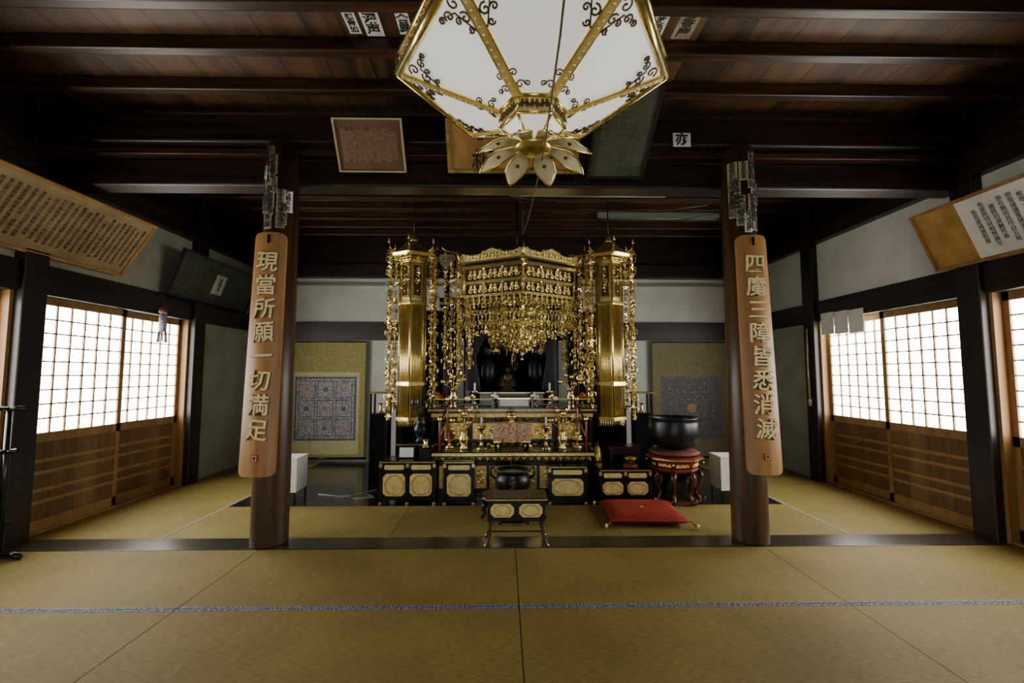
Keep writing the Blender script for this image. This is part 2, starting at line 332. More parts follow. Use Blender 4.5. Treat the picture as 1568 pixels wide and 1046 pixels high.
def signboard(x,chars):
    H=.955; mb=MB(); nx,nz=14,48; vs=[];fs=[]
    def row(z):
        W=.136-.014*(z+H)/(2*H)
        c=.045; d=H-abs(z)
        return W if d>c else W-c+math.sqrt(max(0,c*c-(c-d)**2))
    for side in (0,1):
        for j in range(nz+1):
            t=j/nz; z=-H+2*H*t
            z={1:-H+.008,2:-H+.02,3:-H+.045,nz-1:H-.008,nz-2:H-.02,nz-3:H-.045}.get(j,z)
            hw=row(z)
            for i in range(nx+1):
                xx=-hw+2*hw*i/nx; y=-.022+.035*(xx/.135)**2+(0.03 if side else 0); vs.append((xx,y,z))
    A=(nx+1)*(nz+1)
    for j in range(nz):
        for i in range(nx):
            a=j*(nx+1)+i; fs.append((a,a+1,a+nx+2,a+nx+1)); fs.append((A+a,A+a+nx+1,A+a+nx+2,A+a+1))
    for j in range(nz):
        a=j*(nx+1); fs.append((a,a+nx+1,A+a+nx+1,A+a)); b=a+nx; fs.append((b,A+b,A+b+nx+1,b+nx+1))
    for i in range(nx):
        fs.append((i,A+i,A+i+1,i+1)); a=nz*(nx+1)+i; fs.append((a,a+1,A+a+1,A+a))
    mb.add(vs,fs,'sign',False)
    mb.box(-.008,.008,-.03,-.018,H-.09,H-.02,'lac')
    mb.tube([(0,-.02,H-.04),(0,.02,H+.03)],.004,'bronze',6)
    up=Vector((0,.09,1.91)).normalized()
    o=mb.build('calligraphy_signboard',frame((x,3.58,1.535),(1,0,0),up))
    for i,ch in enumerate(chars):
        T=TR(random.uniform(-.006,.006),-.024,.70-i*.188)@Matrix.Rotation(random.uniform(-.09,.09),4,'Y')
        text('character_%d'%(i+1),ch,.170,'goldpaint',T@TR(0,-.003,0),parent=o,ext=.006,off=.010,shear=.03)
        text('character_edge_%d'%(i+1),ch,.170,'bronze2',T@TR(.002,.004,-.002),parent=o,ext=.004,off=.018,shear=.03)
    mb=MB(); mb.box(-.022,.022,-.028,-.02,-.84,-.79,'redl'); mb.box(-.016,.016,-.03,-.027,-.834,-.796,'goldpaint'); mb.box(-.011,.011,-.031,-.029,-.829,-.801,'redl'); mb.build('seal',parent=o)
signboard(-1.88,'現當所願一切満足'); signboard(2.025,'四魔三障皆悉消滅')

# ---------------------------------------------------------------- plaques
def plaque(name,o,x,up,w,h,face,fr,rows,cols,ink,size=None,fw=.025,x0=None,x1=None,paper=None):
    mb=MB(); mb.box(-w/2,w/2,0,.02,-h/2,h/2,face)
    for a,b,c,d in ((-w/2,w/2,-h/2,-h/2+fw),(-w/2,w/2,h/2-fw,h/2)): mb.box(a,b,-.014,.0,c,d,fr)
    for a,b in ((-w/2,-w/2+fw),(w/2-fw,w/2)): mb.box(a,b,-.014,.0,-h/2+fw,h/2-fw,fr)
    if paper: mb.box(paper[0],paper[1],-.004,0,paper[2],paper[3],'paper')
    ob=mb.build(name,frame(o,x,up))
    if rows:
        x0=-w/2+.05 if x0 is None else x0; x1=w/2-.05 if x1 is None else x1
        size=size or (h-.1)/rows*.85
        for c in range(cols):
            body='\n'.join(rk(max(2,rows-random.choice((0,0,0,1,2)))))
            text('writing_%d'%(c+1),body,size,ink,TR(x0+(x1-x0)*(c+.5)/cols,-.006,0),parent=ob,ext=.0005,ls=(h-.1)/rows/size*.83,off=.0)
    return ob
plaque('text_board_long',(-3.73,3.4,2.61),(0,1,0),(.34,0,.52),2.46,.62,'tanboard','orangewood',12,40,'inkb')
o=plaque('dark_votive_plaque',(-3.775,6.02,2.54),(0,1,.0),(.2,0,.56),1.6,.58,'slate','darkY',9,22,'inkf',paper=(-.1,.12,-.14,.12))
text('label_writing','\n'.join(rk(3)),.06,'ink',TR(.01,-.008,-.01),parent=o,ext=.0005)
plaque('text_board',(3.86,2.95,2.545),(0,-1,0),(-.22,0,.5),2.2,.56,'orangewood','door',9,24,'ink',x0=-.62,x1=1.0,paper=(-.7,1.04,-.25,.25))
plaque('maroon_text_plaque',(-1.07,3.52,3.17),(1,0,0),(0,-.22,.33),.54,.40,'maroon','mustard',12,24,'inkm',fw=.012)
plaque('gilt_plaque',(.07,3.52,3.17),(1,0,0),(0,-.22,.33),1.06,.40,'orangewood','goldd',1,2,'ink',.2)
plaque('slate_text_plaque',(.92,3.38,3.20),(1,0,.0),(0,-.6,.44),.46,.72,'slate','dark',12,10,'inkf',fw=.012)
def sticker(x,y,z,w,h,n=3,k='paper',up=(0,1,0)):
    up=Vector(up); T=frame((x,y,z),(1,0,0),up)
    mb=MB(); mb.box(-w/2,w/2,0,.002,-h/2,h/2,k); o=mb.build('paper_sticker',T)
    text('lettering','\n'.join(rk(n)),h/n*.95,'ink',TR(0,-.001,0),parent=o,ext=.0004,ls=.95,off=.03)
for x,y,w,h in ((-1.00,2.84,.08,.18),(-.87,2.80,.12,.30),(-.66,2.8,.085,.26),(1.02,2.84,.09,.2),(1.2,2.8,.13,.28)):
    sticker(x,y,3.646,w,h,3,'paper' if x!=1.2 else 'papero',up=(0,-1,0))
sticker(1.50,3.685,3.33,.15,.12,1,up=(0,0,1))

# ---------------------------------------------------------------- hexagonal hanging lamp
def lamp():
    mb=MB(); R,r=.615,.15; 
    hexp=lambda q,z,ph=0:[Vector((q*math.cos(pi/3*i+ph),q*math.sin(pi/3*i+ph),z)) for i in range(6)]
    zr=0; zi=-.18
    O=hexp(R,zr);I=hexp(r,zi);T=hexp(R,.09);T2=hexp(.42,.34)
    B=hexp(r*.97,zi-.075);C=hexp(.05,zi-.16)
    for i in range(6):
        j=(i+1)%6
        for a,b,c,d,k in ((O[i],O[j],I[j],I[i],'lampw'),(T[i],T[j],O[j],O[i],'goldp'),(T2[i],T2[j],T[j],T[i],'lampw'),(I[i],I[j],B[j],B[i],'goldp'),(B[i],B[j],C[j],C[i],'lampw')):
            mb.quad(tuple(a),tuple(b),tuple(c),tuple(d),k)
        p,q=O[i],I[i]; ax=(q-p).normalized(); sd=ax.cross(Vector((0,0,1))).normalized(); nn=sd.cross(ax); 
        if nn.z>0: nn=-nn
        for w,dd,kk in ((.023,.007,'gold'),(.014,.012,'goldp')):
            mb.add([tuple(p+sd*w),tuple(p-sd*w),tuple(q-sd*w),tuple(q+sd*w),tuple(p+sd*w+nn*dd),tuple(p-sd*w+nn*dd),tuple(q-sd*w+nn*dd),tuple(q+sd*w+nn*dd)],[(0,1,2,3),(4,7,6,5),(0,4,5,1),(1,5,6,2),(2,6,7,3),(3,7,4,0)],kk)
        for t_ in range(1,16): mb.sph(tuple(p+(q-p)*t_/16+nn*.012),.006,'gold',seg=6,ring=4)
        for a,b,q in ((O[i],O[j],.020),(T[i],T[j],.012),(I[i],I[j],.013),(B[i],B[j],.010),(I[i],B[i],.009),(B[i],C[i],.007),(O[i],T[i],.014),(T[i],T2[i],.012),(T2[i],T2[j],.014)):
            mb.tube([a,b],q,'gold',8)
        mid=(I[i]+I[j]+B[i]+B[j])/4; xd=(I[j]-I[i]).normalized()
        nrm=Vector((mid.x,mid.y,0)).normalized()
        F=frame(mid+nrm*.006,xd,(0,0,1)); scroll(mb,-.065,.065,-.03,.03,'bronze2',.003,F,n=3)
        mid=(T[i]+T[j]+O[i]+O[j])/4; nrm=Vector((mid.x,mid.y,0)).normalized()
        scroll(mb,-.26,.26,-.03,.03,'goldd',.003,frame(mid+nrm*.006,(T[j]-T[i]).normalized(),(0,0,1)),n=8)
        ma=(O[i]+O[j])/2; mbm=(I[i]+I[j])/2; up=(ma-mbm).normalized(); xd=(O[j]-O[i]).normalized()
        L_=(ma-mbm).length; cen=(ma+mbm)/2; nr=up.cross(xd); sgn=-1 if nr.z>0 else 1
        F=frame(cen+nr*sgn*.007,xd,up)
        for s in (-1,1):
            x0=s*(R/2-.095); z0=L_/2-.05
            for (dx,dz,q,a0,d) in ((0,0,.030,0,1),(-.06,-.012,.024,pi,-1),(-.012,-.06,.024,pi/2,-1),(-.10,.0,.016,0,1),(-.035,-.1,.015,pi,1),(-.045,-.05,.016,0,1)):
                mb.tube(spiral(x0+s*dx,z0+dz,q,1.2,a0 if s>0 else pi-a0,d*s,14),.004,'bronze2',5,T=F)
            mb.tube([(x0-s*.11,0,z0+.012),(x0-s*.03,0,z0-.02),(x0-s*.02,0,z0-.12)],.0035,'bronze2',5,T=F)
            x0=s*(r/2-.012); z0=-L_/2+.05
            for (dx,dz,q,a0,d) in ((0,0,.022,pi,-1),(.03,.05,.018,0,1),(-.03,.005,.014,0,1)):
                mb.tube(spiral(x0+s*dx,z0+dz,q,1.2,a0 if s>0 else pi-a0,d*s,12),.003,'bronze2',5,T=F)
    zb=zi-.16
    mb.lathe([(.05,.01),(.085,-.005),(.085,-.02),(.05,-.03),(.02,-.034),(.0001,-.036)],(0,0,zb),'gold',18)
    for i in range(8):
        a=2*pi*i/8+pi/8
        T=TR(0,0,zb+.0)@RZ(a)
        pts=[(.06,.020,0),(.10,.028,-.004),(.155,.050,-.018),(.205,.048,-.042),(.25,.018,-.072),(.266,0,-.085)]
        vs=[];fs=[]
        for (x,w,z) in pts:
            vs+=[(x,-w,z),(x,0,z+.004),(x,w,z)]
        for q in range(5):
            o=q*3; fs+=[(o,o+3,o+4,o+1),(o+1,o+4,o+5,o+2)]
        mb.add(vs,fs,'goldw',True,T)
        mb.tube([(x,-w,z) for x,w,z in pts]+[(x,w,z) for x,w,z in pts[::-1]],.0045,'gold',5,T=T)
        mb.sph((.17,0,-.022),.010,'bronze2',seg=8,ring=5,T=T)
    mb.lathe([(.44,.34),(.30,.40),(.12,.44),(.05,.47)],(0,0,0),'goldp',6,False)
    mb.tube([(0,0,.44),(0,0,.93)],.012,'bronze',8)
    for a in range(9): mb.lathe([(.018,-.02),(.026,0),(.018,.02)],(0,0,.48+a*.05),'bronze',8)
    mb.build('hexagonal_hanging_lamp',TR(.13,2.0,2.73))
lamp()
mb=MB(); mb.tube([(.22,5.2,2.98),(.215,4.2,2.78),(.2,3.0,2.55),(.175,1.9,2.34),(.155,1.2,2.29),(.15,.9,2.36),(.15,.75,3.65)],.0035,'string',6); mb.tube([(.22,5.2,2.98),(.225,5.42,3.56)],.0035,'string',6); mb.build('pull_cord')

# ---------------------------------------------------------------- gold banners
def banner(x,y):
    mb=MB(); R=.165
    def hx(q,z0,z1,k,q2=None): mb.lathe([(q,z0),(q2 or q,z1)],(0,0,0),k,6,False,ph=pi/6*1)
    hx(R*.86,.82,2.25,'goldp'); hx(R*.9,2.25,2.78,'goldp')
    for z in (.80,1.22,2.2,2.74): hx(R*1.12,z,z+.045,'gold'); hx(R*1.2,z+.012,z+.03,'gold')
    for i in range(6):
        a=pi/6+pi/3*i; a2=a+pi/3; p=Vector((math.cos(a),math.sin(a),0)); q=Vector((math.cos(a2),math.sin(a2),0))
        mb.tube([p*R+Vector((0,0,.82)),p*R+Vector((0,0,2.76))],.011,'gold',6)
        for j in range(1,7):
            c=(p+(q-p)*j/7)*R*.9; mb.tube([c+Vector((0,0,.84)),c+Vector((0,0,2.2))],.0085,'gold',5)
        mid=(p+q)/2*R*.93; xd=(q-p).normalized(); F=frame((mid.x,mid.y,2.5),xd,(0,0,1))
        if F.col[1].xyz.dot(mid)>0: F=frame((mid.x,mid.y,2.5),-xd,(0,0,1))
        mb.box(-.042,.042,-.012,0,-.19,.19,'bronze2',T=F)
        for a0,b0,c0,d0 in ((-.055,.055,-.215,-.2),(-.055,.055,.2,.215),(-.055,-.043,-.2,.2),(.043,.055,-.2,.2)): mb.box(a0,b0,-.018,0,c0,d0,'gold',T=F)
        scroll(mb,-.035,.035,-.18,.18,'gold',.004,F@TR(0,-.016,0),n=1)
        for zz in (-.13,-.04,.06,.14): mb.sph((0,-.02,zz),.014,'gold',seg=6,ring=4,T=F)
        for j in range(6):
            c=(p+(q-p)*(j+.5)/6)*R*1.02; leafp(mb,(c.x,c.y,.81),.03,.08,'gold',a)
        e=p*.29
        mb.tube([p*.12+Vector((0,0,2.92)),p*.22+Vector((0,0,2.86)),e+Vector((0,0,2.88)),p*.31+Vector((0,0,2.95))],[.014,.013,.01,.006],'gold',6)
        mb.sph((e.x*1.07,e.y*1.07,2.97),.018,'gold',seg=6,ring=5)
        mb.tube([(e.x*1.07,e.y*1.07,2.97),(e.x*1.07,e.y*1.07,3.04)],[.008,.002],'gold',6)
        flower(mb,(e.x,e.y,2.86),.05,'gold',a)
        if abs(p.x)>.3:
            chain(mb,e.x,e.y,2.86,.86+random.uniform(-.1,.12),r=.038,step=.052)
            if p.y<0: chain(mb,e.x*1.10,e.y*.3,2.84,.95+random.uniform(-.1,.1),r=.036,step=.052)
        else: chain(mb,e.x,e.y,2.86,2.5,r=.024)
        c2=(p+q)/2*.24
        chain(mb,c2.x,c2.y,2.82,2.5+random.uniform(-.1,.1),r=.022)
    mb.lathe([(.27,2.80),(.29,2.83),(.24,2.87),(.16,2.92),(.10,2.99),(.05,3.02)],(0,0,0),'gold',6,False,ph=pi/6)
    mb.lathe([(.05,3.0),(.06,3.03),(.02,3.08),(.008,3.13)],(0,0,0),'gold',10)
    mb.tube([(0,0,3.05),(0,0,3.65)],.008,'bronze',6)
    mb.build('gold_hanging_banner',TR(x,y,0))
banner(-1.13,5.62); banner(1.31,5.62)

# ---------------------------------------------------------------- canopy
def canopy():
    mb=MB(); R=.77; ph=-pi/2
    def V(i,q,z): a=ph+pi/3*i; return Vector((q*math.cos(a),q*math.sin(a),z))
    for i in range(6):
        p,q=V(i,R,0),V(i+1,R,0); L_=(q-p).length; mid=(p+q)/2; xd=(q-p).normalized()
        F=frame((mid.x,mid.y,0),xd,(0,0,1))
        if F.col[1].xyz.dot(mid)>0: F=frame((mid.x,mid.y,0),-xd,(0,0,1))
        h=L_/2
        for z0,z1,y in ((2.28,2.31,0),(2.44,2.475,-.01),(2.62,2.66,-.025),(2.69,2.71,-.04)): mb.box(-h-.01,h+.01,y-.02,y+.02,z0,z1,'gold',T=F)
        mb.box(-h,h,.02,.03,2.31,2.66,'bronze2',T=F)
        scroll(mb,-h+.04,h-.04,2.315,2.44,'gold',.011,F@TR(0,.0,0),n=5)
        scroll(mb,-h+.04,h-.04,2.48,2.62,'gold',.011,F@TR(0,-.01,0),n=5)
        for xx in (-h*.33,h*.33): mb.box(xx-.01,xx+.01,-.015,.02,2.28,2.66,'gold',T=F)
        poly=[(-h-.02,2.70)]
        N_=28
        def crest(t): return 2.76+.085*math.exp(-(t/.38)**2)+.06*abs(t)**3
        for j in range(N_+1):
            t=-1+2*j/N_; poly.append((t*(h+.03),crest(t)+.012*math.cos(t*pi*7)))
        poly.append((h+.02,2.70)); mb.prism(poly[::-1],-.055,-.035,'goldp',T=F)
        for j in range(N_):
            t=-1+2*(j+.5)/N_; mb.sph((t*h,-.06,crest(t)-.01),.013,'gold',seg=6,ring=4,T=F)
        scroll(mb,-h*.85,h*.85,2.71,2.80,'gold',.007,F@TR(0,-.06,0),n=7)
        for j in range(10):
            xx=-h+L_*(j+.5)/10; leafp(mb,tuple(F@Vector((xx,-.01,2.285))),.05,.09,'gold',math.atan2(xd.y,xd.x))
        mb.tube([V(i,R,2.27),V(i,R+.02,2.72)],.018,'gold',8)
        mb.tube([V(i,R+.02,2.70),V(i,R+.08,2.74),V(i,R+.12,2.82),V(i,R+.09,2.87)],[.02,.017,.012,.007],'gold',6)
        c=V(i,R+.09,0)
        chain(mb,c.x,c.y,2.74,(1.35 if i!=0 else 2.35)+random.uniform(-.08,.08),r=.034)
        c=V(i,R-.03,0)
        if i: chain(mb,c.x+.03,c.y-.06,2.3,1.45,r=.030)
    mb.lathe([(.77,2.70),(.6,2.80),(.35,2.86),(.1,2.90)],(0,0,0),'goldd',6,False,ph=ph)
    mb.tube([(0,0,2.88),(0,0,3.65)],.014,'bronze',8)
    for s in (-1,1):
        mb.tube([(s*.5,-.2,2.84),(s*.92,-.37,2.87),(s*.96,-.39,2.91)],.010,'gold',6)
        for xx,yy,zb in ((.76,-.31,1.55),(.84,-.34,1.32),(.91,-.37,1.46)): chain(mb,s*xx,yy,2.85,zb+random.uniform(-.06,.06),r=.034,step=.052)
    for i in range(6):
        for j in range(14):
            t=j/14; p=V(i,R-.02,0)*(1-t)+V(i+1,R-.02,0)*t
            d=abs(p.x)/.75; ln=.30+.32*max(0,1-d)**1.1+random.uniform(-.05,.05)
            chain(mb,p.x,p.y,2.28,2.28-ln,'gold',r=.022,step=.042)
    for i in range(6):
        for j in range(6):
            t=j/6; p=V(i,R*.5,0)*(1-t)+V(i+1,R*.5,0)*t
            chain(mb,p.x,p.y,2.3,2.3-.5-random.uniform(0,.15),'goldd',r=.025,step=.05)
            mb.tube([(p.x,p.y,2.3),(p.x*1.7,p.y*1.7,2.34)],.004,'goldd',4)
    c=V(0,R*.85,0); chain(mb,c.x,c.y,2.3,1.55,r=.036); chain(mb,c.x-.09,c.y+.02,2.3,1.68,r=.03); chain(mb,c.x+.09,c.y+.02,2.3,1.66,r=.03)
    chain(mb,c.x-.2,c.y+.1,2.3,1.8,r=.03); chain(mb,c.x+.2,c.y+.1,2.3,1.78,r=.03)
    mb.build('gold_altar_canopy',TR(.17,5.93,0)@RZ(.06))
canopy()

# ---------------------------------------------------------------- altar
CX=.10
def petalrow(mb,x0,x1,y,z,w,h,k):
    n=int((x1-x0)/w)
    for i in range(n):
        x=x0+(i+.5)*(x1-x0)/n; mb.add([(x-w*.45,y,z),(x+w*.45,y,z),(x+w*.4,y-.02,z+h*.6),(x,y-.01,z+h),(x-w*.4,y-.02,z+h*.6),(x,y-.035,z+h*.45)],[(0,1,5),(1,2,5),(2,3,5),(3,4,5),(4,0,5)],k)
def altar():
    e=D.objects.new('buddhist_altar',None); S.collection.objects.link(e); e.location=(CX,5.9,0)
    mb=MB()
    def bx(x0,x1,y0,y1,z0,z1,k): mb.box(x0,x1,y0-5.9,y1-5.9,z0,z1,k)
    bx(-.98,.98,5.45,6.7,0,.08,'lac'); bx(-.93,.93,5.5,6.65,.08,.45,'lac'); bx(-.98,.98,5.43,6.7,.45,.50,'lac')
    bx(-.98,.98,5.425,5.43,.46,.49,'gold')
    bx(-.86,.86,5.56,6.6,.50,.84,'lac'); bx(-.96,.96,5.46,6.68,.84,.90,'lac'); bx(-.96,.96,5.453,5.46,.85,.89,'goldd')
    bx(-1.0,1.0,5.43,6.7,.90,.955,'lac'); bx(-1.0,1.0,5.423,5.43,.925,.94,'goldd')
    for s in (-1,1):
        a,b=sorted((s*1.0,s*1.5)); bx(a,b,5.98,6.68,0,.92,'lac'); a,b=sorted((s*1.0,s*1.54)); bx(a,b,5.94,6.7,.92,.95,'lac')
        a,b=sorted((s*1.02,s*1.46)); bx(a+.04,b-.04,5.972,5.98,.08,.85,'matte')
    for i in range(5):
        x=-.86+1.72*(i+.5)/5; bx(x-.13,x+.13,5.548,5.56,.58,.77,'goldd'); scroll(mb,x-.13,x+.13,.58,.77,'gold',.006,TR(0,5.54-5.9,0),n=2)
        bx(x-.16,x+.16,5.49,5.5,.13,.40,'goldd'); scroll(mb,x-.14,x+.14,.15,.38,'gold',.006,TR(0,5.485-5.9,0),n=2)
    petalrow(mb,-.95,.95,5.45-5.9,.80,.09,.05,'gold'); petalrow(mb,-.95,.95,5.43-5.9,.5,.09,.06,'gold')
    for x in [-.95+1.9*i/8 for i in range(9)]:
        if abs(x)>.2: bx(x-.010,x+.010,5.47,5.494,.955,1.08,'lac'); mb.lathe([(.012,0),(.02,.02),(.012,.045),(.0001,.06)],(x,5.482-5.9,1.08),'gold',8)
    for z in (1.0,1.06):
        for s in(-1,1): a,b=sorted((s*.24,s*.97)); bx(a,b,5.475,5.489,z-.006,z+.006,'goldd' if z>1.02 else 'lac')
    mb.build('platform',parent=e,bevel=.004)
    mb=MB()
    bx(-1.5,-.80,6.72,6.76,0,2.3,'matte'); bx(-.66,.66,6.95,6.99,.0,2.35,'matte'); bx(.84,1.5,6.72,6.76,0,2.3,'matte')
    for x in (-.9,-.6,.6,.9):
        bx(x-.035,x+.035,6.3,6.37,.955,2.3 if abs(x)<.7 else 2.86,'lac'); bx(x-.04,x+.04,6.295,6.375,1.0,1.05,'gold')
        if abs(x)>.7:
            for k_,(hw,z0,z1) in enumerate(((.05,2.86,2.90),(.09,2.90,2.95),(.055,2.95,2.98),(.10,2.98,3.02))): bx(x-hw,x+hw,6.335-hw,6.335+hw,z0,z1,'metal')
    bx(-1.0,1.0,6.28,6.95,2.3,2.42,'lac'); bx(-1.0,1.0,6.27,6.28,2.32,2.36,'goldd')
    bx(-.66,-.62,6.37,6.95,.955,2.3,'matte'); bx(.62,.66,6.37,6.95,.955,2.3,'matte'); bx(-.66,.66,6.7,6.96,.9,1.15,'matte')
    bx(-.42,.42,6.0,6.5,.955,1.10,'lac'); bx(-.44,.44,5.98,6.52,1.10,1.13,'lac'); bx(-.44,.44,5.975,5.98,1.11,1.12,'gold')
    for s in (-1,1):
        for j in range(7):
            xa=s*(.58-.05*j); xb=s*(.58-.012*j)
            mb.tube([(xa,6.25-5.9,2.28),((xa*.6+xb*.4),6.24-5.9,1.9),(xb,6.24-5.9,1.6),(xb-s*.01*j,6.25-5.9,1.14)],[.035,.032,.024,.04],'drape',8)
        c=(s*.33,6.42-5.9,1.13)
        mb.lathe([(.14,0),(.15,.03),(.10,.06),(.09,.10)],c,'lac',16); mb.lathe([(.09,.10),(.12,.2),(.115,.34),(.08,.45),(.05,.50),(.055,.56),(.06,.6),(.04,.65),(.0001,.67)],c,'bronze',16,sy=.7)
    mb.build('shrine',parent=e,bevel=.003)
    G='bronze2'
    mb=MB(); c=(0,0,0)
    mb.lathe([(.13,0),(.14,.015),(.09,.03),(.075,.055),(.10,.07),(.15,.10),(.14,.115)],c,G,24)
    for j in range(12):
        a=2*pi*j/12; T=TR(0,0,.07)@RZ(a); mb.sph((.125,0,.02),.035,G,sc=(.5,.8,1),seg=8,ring=6,T=T)
    z=.11
    mb.lathe([(.06,0),(.075,.02),(.062,.07),(.07,.12),(.072,.145),(.045,.165),(.022,.175),(.02,.19)],(0,0,z),G,16,sx=1.1,sy=.75)
    for s in(-1,1):
        mb.tube([(s*.04,0,z+.02),(s*.115,-.03,z+.022),(s*.06,-.085,z+.02),(-s*.03,-.09,z+.018)],[.034,.032,.026,.016],G,10)
        mb.tube([(s*.07,0,z+.145),(s*.095,-.01,z+.085),(s*.06,-.06,z+.05),(s*.01,-.08,z+.05)],[.022,.02,.016,.012],G,8)
        mb.sph((s*.031,-.002,z+.215),.009,G,sc=(.5,.8,1.6),seg=6,ring=5)
    mb.sph((0,-.003,z+.22),.034,G,sc=(.9,.95,1.15),seg=14,ring=10); mb.sph((0,.002,z+.243),.031,'bronze',sc=(1,1,.8),seg=12,ring=8); mb.sph((0,.003,z+.27),.014,'bronze',seg=8,ring=6)
    mb.sph((0,-.037,z+.215),.006,G,sc=(.7,.8,1.5),seg=6,ring=5)
    mb.build('buddha_statue',TR(-.05,6.3-5.9,1.13)@Matrix.Scale(.85,4),parent=e)
altar()
def lotus_vase(x,y,z,h=.5,s=1):
    mb=MB()
    mb.lathe([(.05,0),(.055,.01),(.03,.04),(.055,.09),(.06,.12),(.03,.17),(.045,.2),(.03,.2)],(0,0,0),'gold',16)
    for i in range(7):
        a=i*2.4; rr=.05+.02*i; tx,ty,tz=rr*math.cos(a),rr*.5*math.sin(a),.28+(h-.28)*((i*37)%7)/7
        mb.tube([(0,0,.18),(tx*.4,ty*.4,.25),(tx,ty,tz)],.004,'gold',5)
        if i%2==0:
            for j in range(7):
                T=TR(tx,ty,tz)@RZ(2*pi*j/7); mb.sph((.018,0,.012),.024,'gold',sc=(.45,.7,1),seg=7,ring=5,T=T)
        else: flower(mb,(tx,ty,tz),.05,'gold',a,.6)
    mb.build('gold_lotus_vase',TR(x,y,z)@Matrix.Scale(s,4))
for x,y,z,h in ((-.62,5.62,.955,.42),(.82,5.62,.955,.42),(-.45,5.2,.52,.46),(.66,5.2,.52,.46)): lotus_vase(x,y,z,h)
def candle(x,y,z,h=.3):
    mb=MB(); mb.lathe([(.055,0),(.06,.012),(.02,.03),(.015,h*.4),(.03,h*.45),(.014,h*.52),(.014,h*.8),(.045,h*.9),(.05,h),(.012,h)],(0,0,0),'gold',16)
    mb.lathe([(.012,0),(.012,.09),(.002,.1)],(0,0,h),'white',10); mb.build('candlestick',TR(x,y,z))
for x,y,z,h in ((-.25,5.15,.52,.26),(.47,5.15,.52,.26),(-.36,5.62,.955,.2),(.56,5.62,.955,.2)): candle(x,y,z,h)
def offering(x,y,z,k,n=1):
    mb=MB(); mb.lathe([(.05,0),(.055,.01),(.015,.03),(.015,.07),(.06,.09),(.065,.10)],(0,0,0),'gold' if n else 'redl',16)
    for i in range(5): a=2*pi*i/5; mb.sph((.032*math.cos(a),.032*math.sin(a),.125),.026,k,seg=10,ring=7)
    mb.sph((0,0,.16),.026,k,seg=10,ring=7); mb.build('offering_stand',TR(x,y,z))
for x,y,z,k in ((-.82,5.7,.955,'orange'),(-.74,5.85,.955,'redl'),(.98,5.72,.955,'orange'),(-.12,5.7,.955,'white'),(.38,5.7,.955,'white'),(-.1,5.35,.52,'white'),(.28,5.35,.52,'orange'),(-.62,5.28,.52,'redl'),(.84,5.28,.52,'gold')): offering(x,y,z,k)
mb=MB(); mb.box(-.19,.19,-.06,.06,0,.10,'lac'); mb.box(-.2,.2,-.07,.07,.10,.115,'gold'); mb.box(-.17,.17,-.073,-.062,.02,.10,'white'); mb.build('altar_side_table',TR(.12,5.62,.955)) 
mb=MB(); mb.box(-.86,.86,-.2,.2,0,.06,'lac'); mb.box(-.82,.82,-.16,.2,.06,.42,'lac'); mb.box(-.88,.88,-.22,.2,.46,.52,'lac'); mb.box(-.85,.85,-.19,.2,.42,.46,'goldd')
mb.box(-.88,.88,-.226,-.22,.475,.505,'gold')
for i in range(6):
    x=-.82+1.64*(i+.5)/6; mb.box(x-.12,x+.12,-.168,-.16,.12,.36,'goldd'); scroll(mb,x-.1,x+.1,.14,.34,'gold',.006,TR(0,-.175,0),n=1)
petalrow(mb,-.84,.84,-.2,.41,.08,.05,'gold')
for s in (-1,1):
    mb.tube([(s*.80,-.19,.52),(s*.80,-.19,.84)],.012,'redl',8); mb.tube([(s*.76,.17,.52),(s*.76,.17,1.04)],.012,'redl',8)
    mb.tube([(s*.80,-.19,.82),(s*.76,.17,1.0)],.011,'lac',8); mb.tube([(s*.80,-.19,.68),(s*.76,.17,.84)],.009,'gold',8)
    for p in ((s*.80,-.19,.84),(s*.76,.17,1.04)): mb.lathe([(.014,0),(.026,.02),(.02,.045),(.0001,.07)],p,'gold',10)
mb.build('altar_step',TR(CX,5.22,0),bevel=.003)
mb=MB(); mb.box(-.2,.2,-.09,.09,.27,.295,'lac')
for sx in(-1,1):
    for sy in(-1,1): mb.tube([(sx*.17,sy*.07,.27),(sx*.18,sy*.075,.12),(sx*.17,sy*.07,0)],.012,'lac',8)
mb.box(-.205,.205,-.097,.097,.295,.302,'brocade')
n=24
vs=[];fs=[]
for i in range(n+1):
    x=-.205+.41*i/n
    vs+=[(x,-.099+.005*math.sin(i*1.3),.30),(x,-.104+.009*math.sin(i*1.3),.10)]
for i in range(n): fs.append((2*i,2*i+1,2*i+3,2*i+2))
mb.add(vs,fs,'brocade',True); mb.tube([(-.2,-.108,.1),(.2,-.108,.1)],.006,'gold',6)
mb.build('brocade_covered_table',TR(.085,5.12,.52))
mb=MB(); mb.lathe([(.03,0),(.035,.005),(.02,.02),(.05,.05),(.055,.08),(.045,.085)],(0,0,0),'gold',16); mb.lathe([(.045,.085),(.03,.11),(.0001,.13)],(0,0,0),'goldd',16); mb.build('gold_incense_burner',TR(.085,5.12,.822))

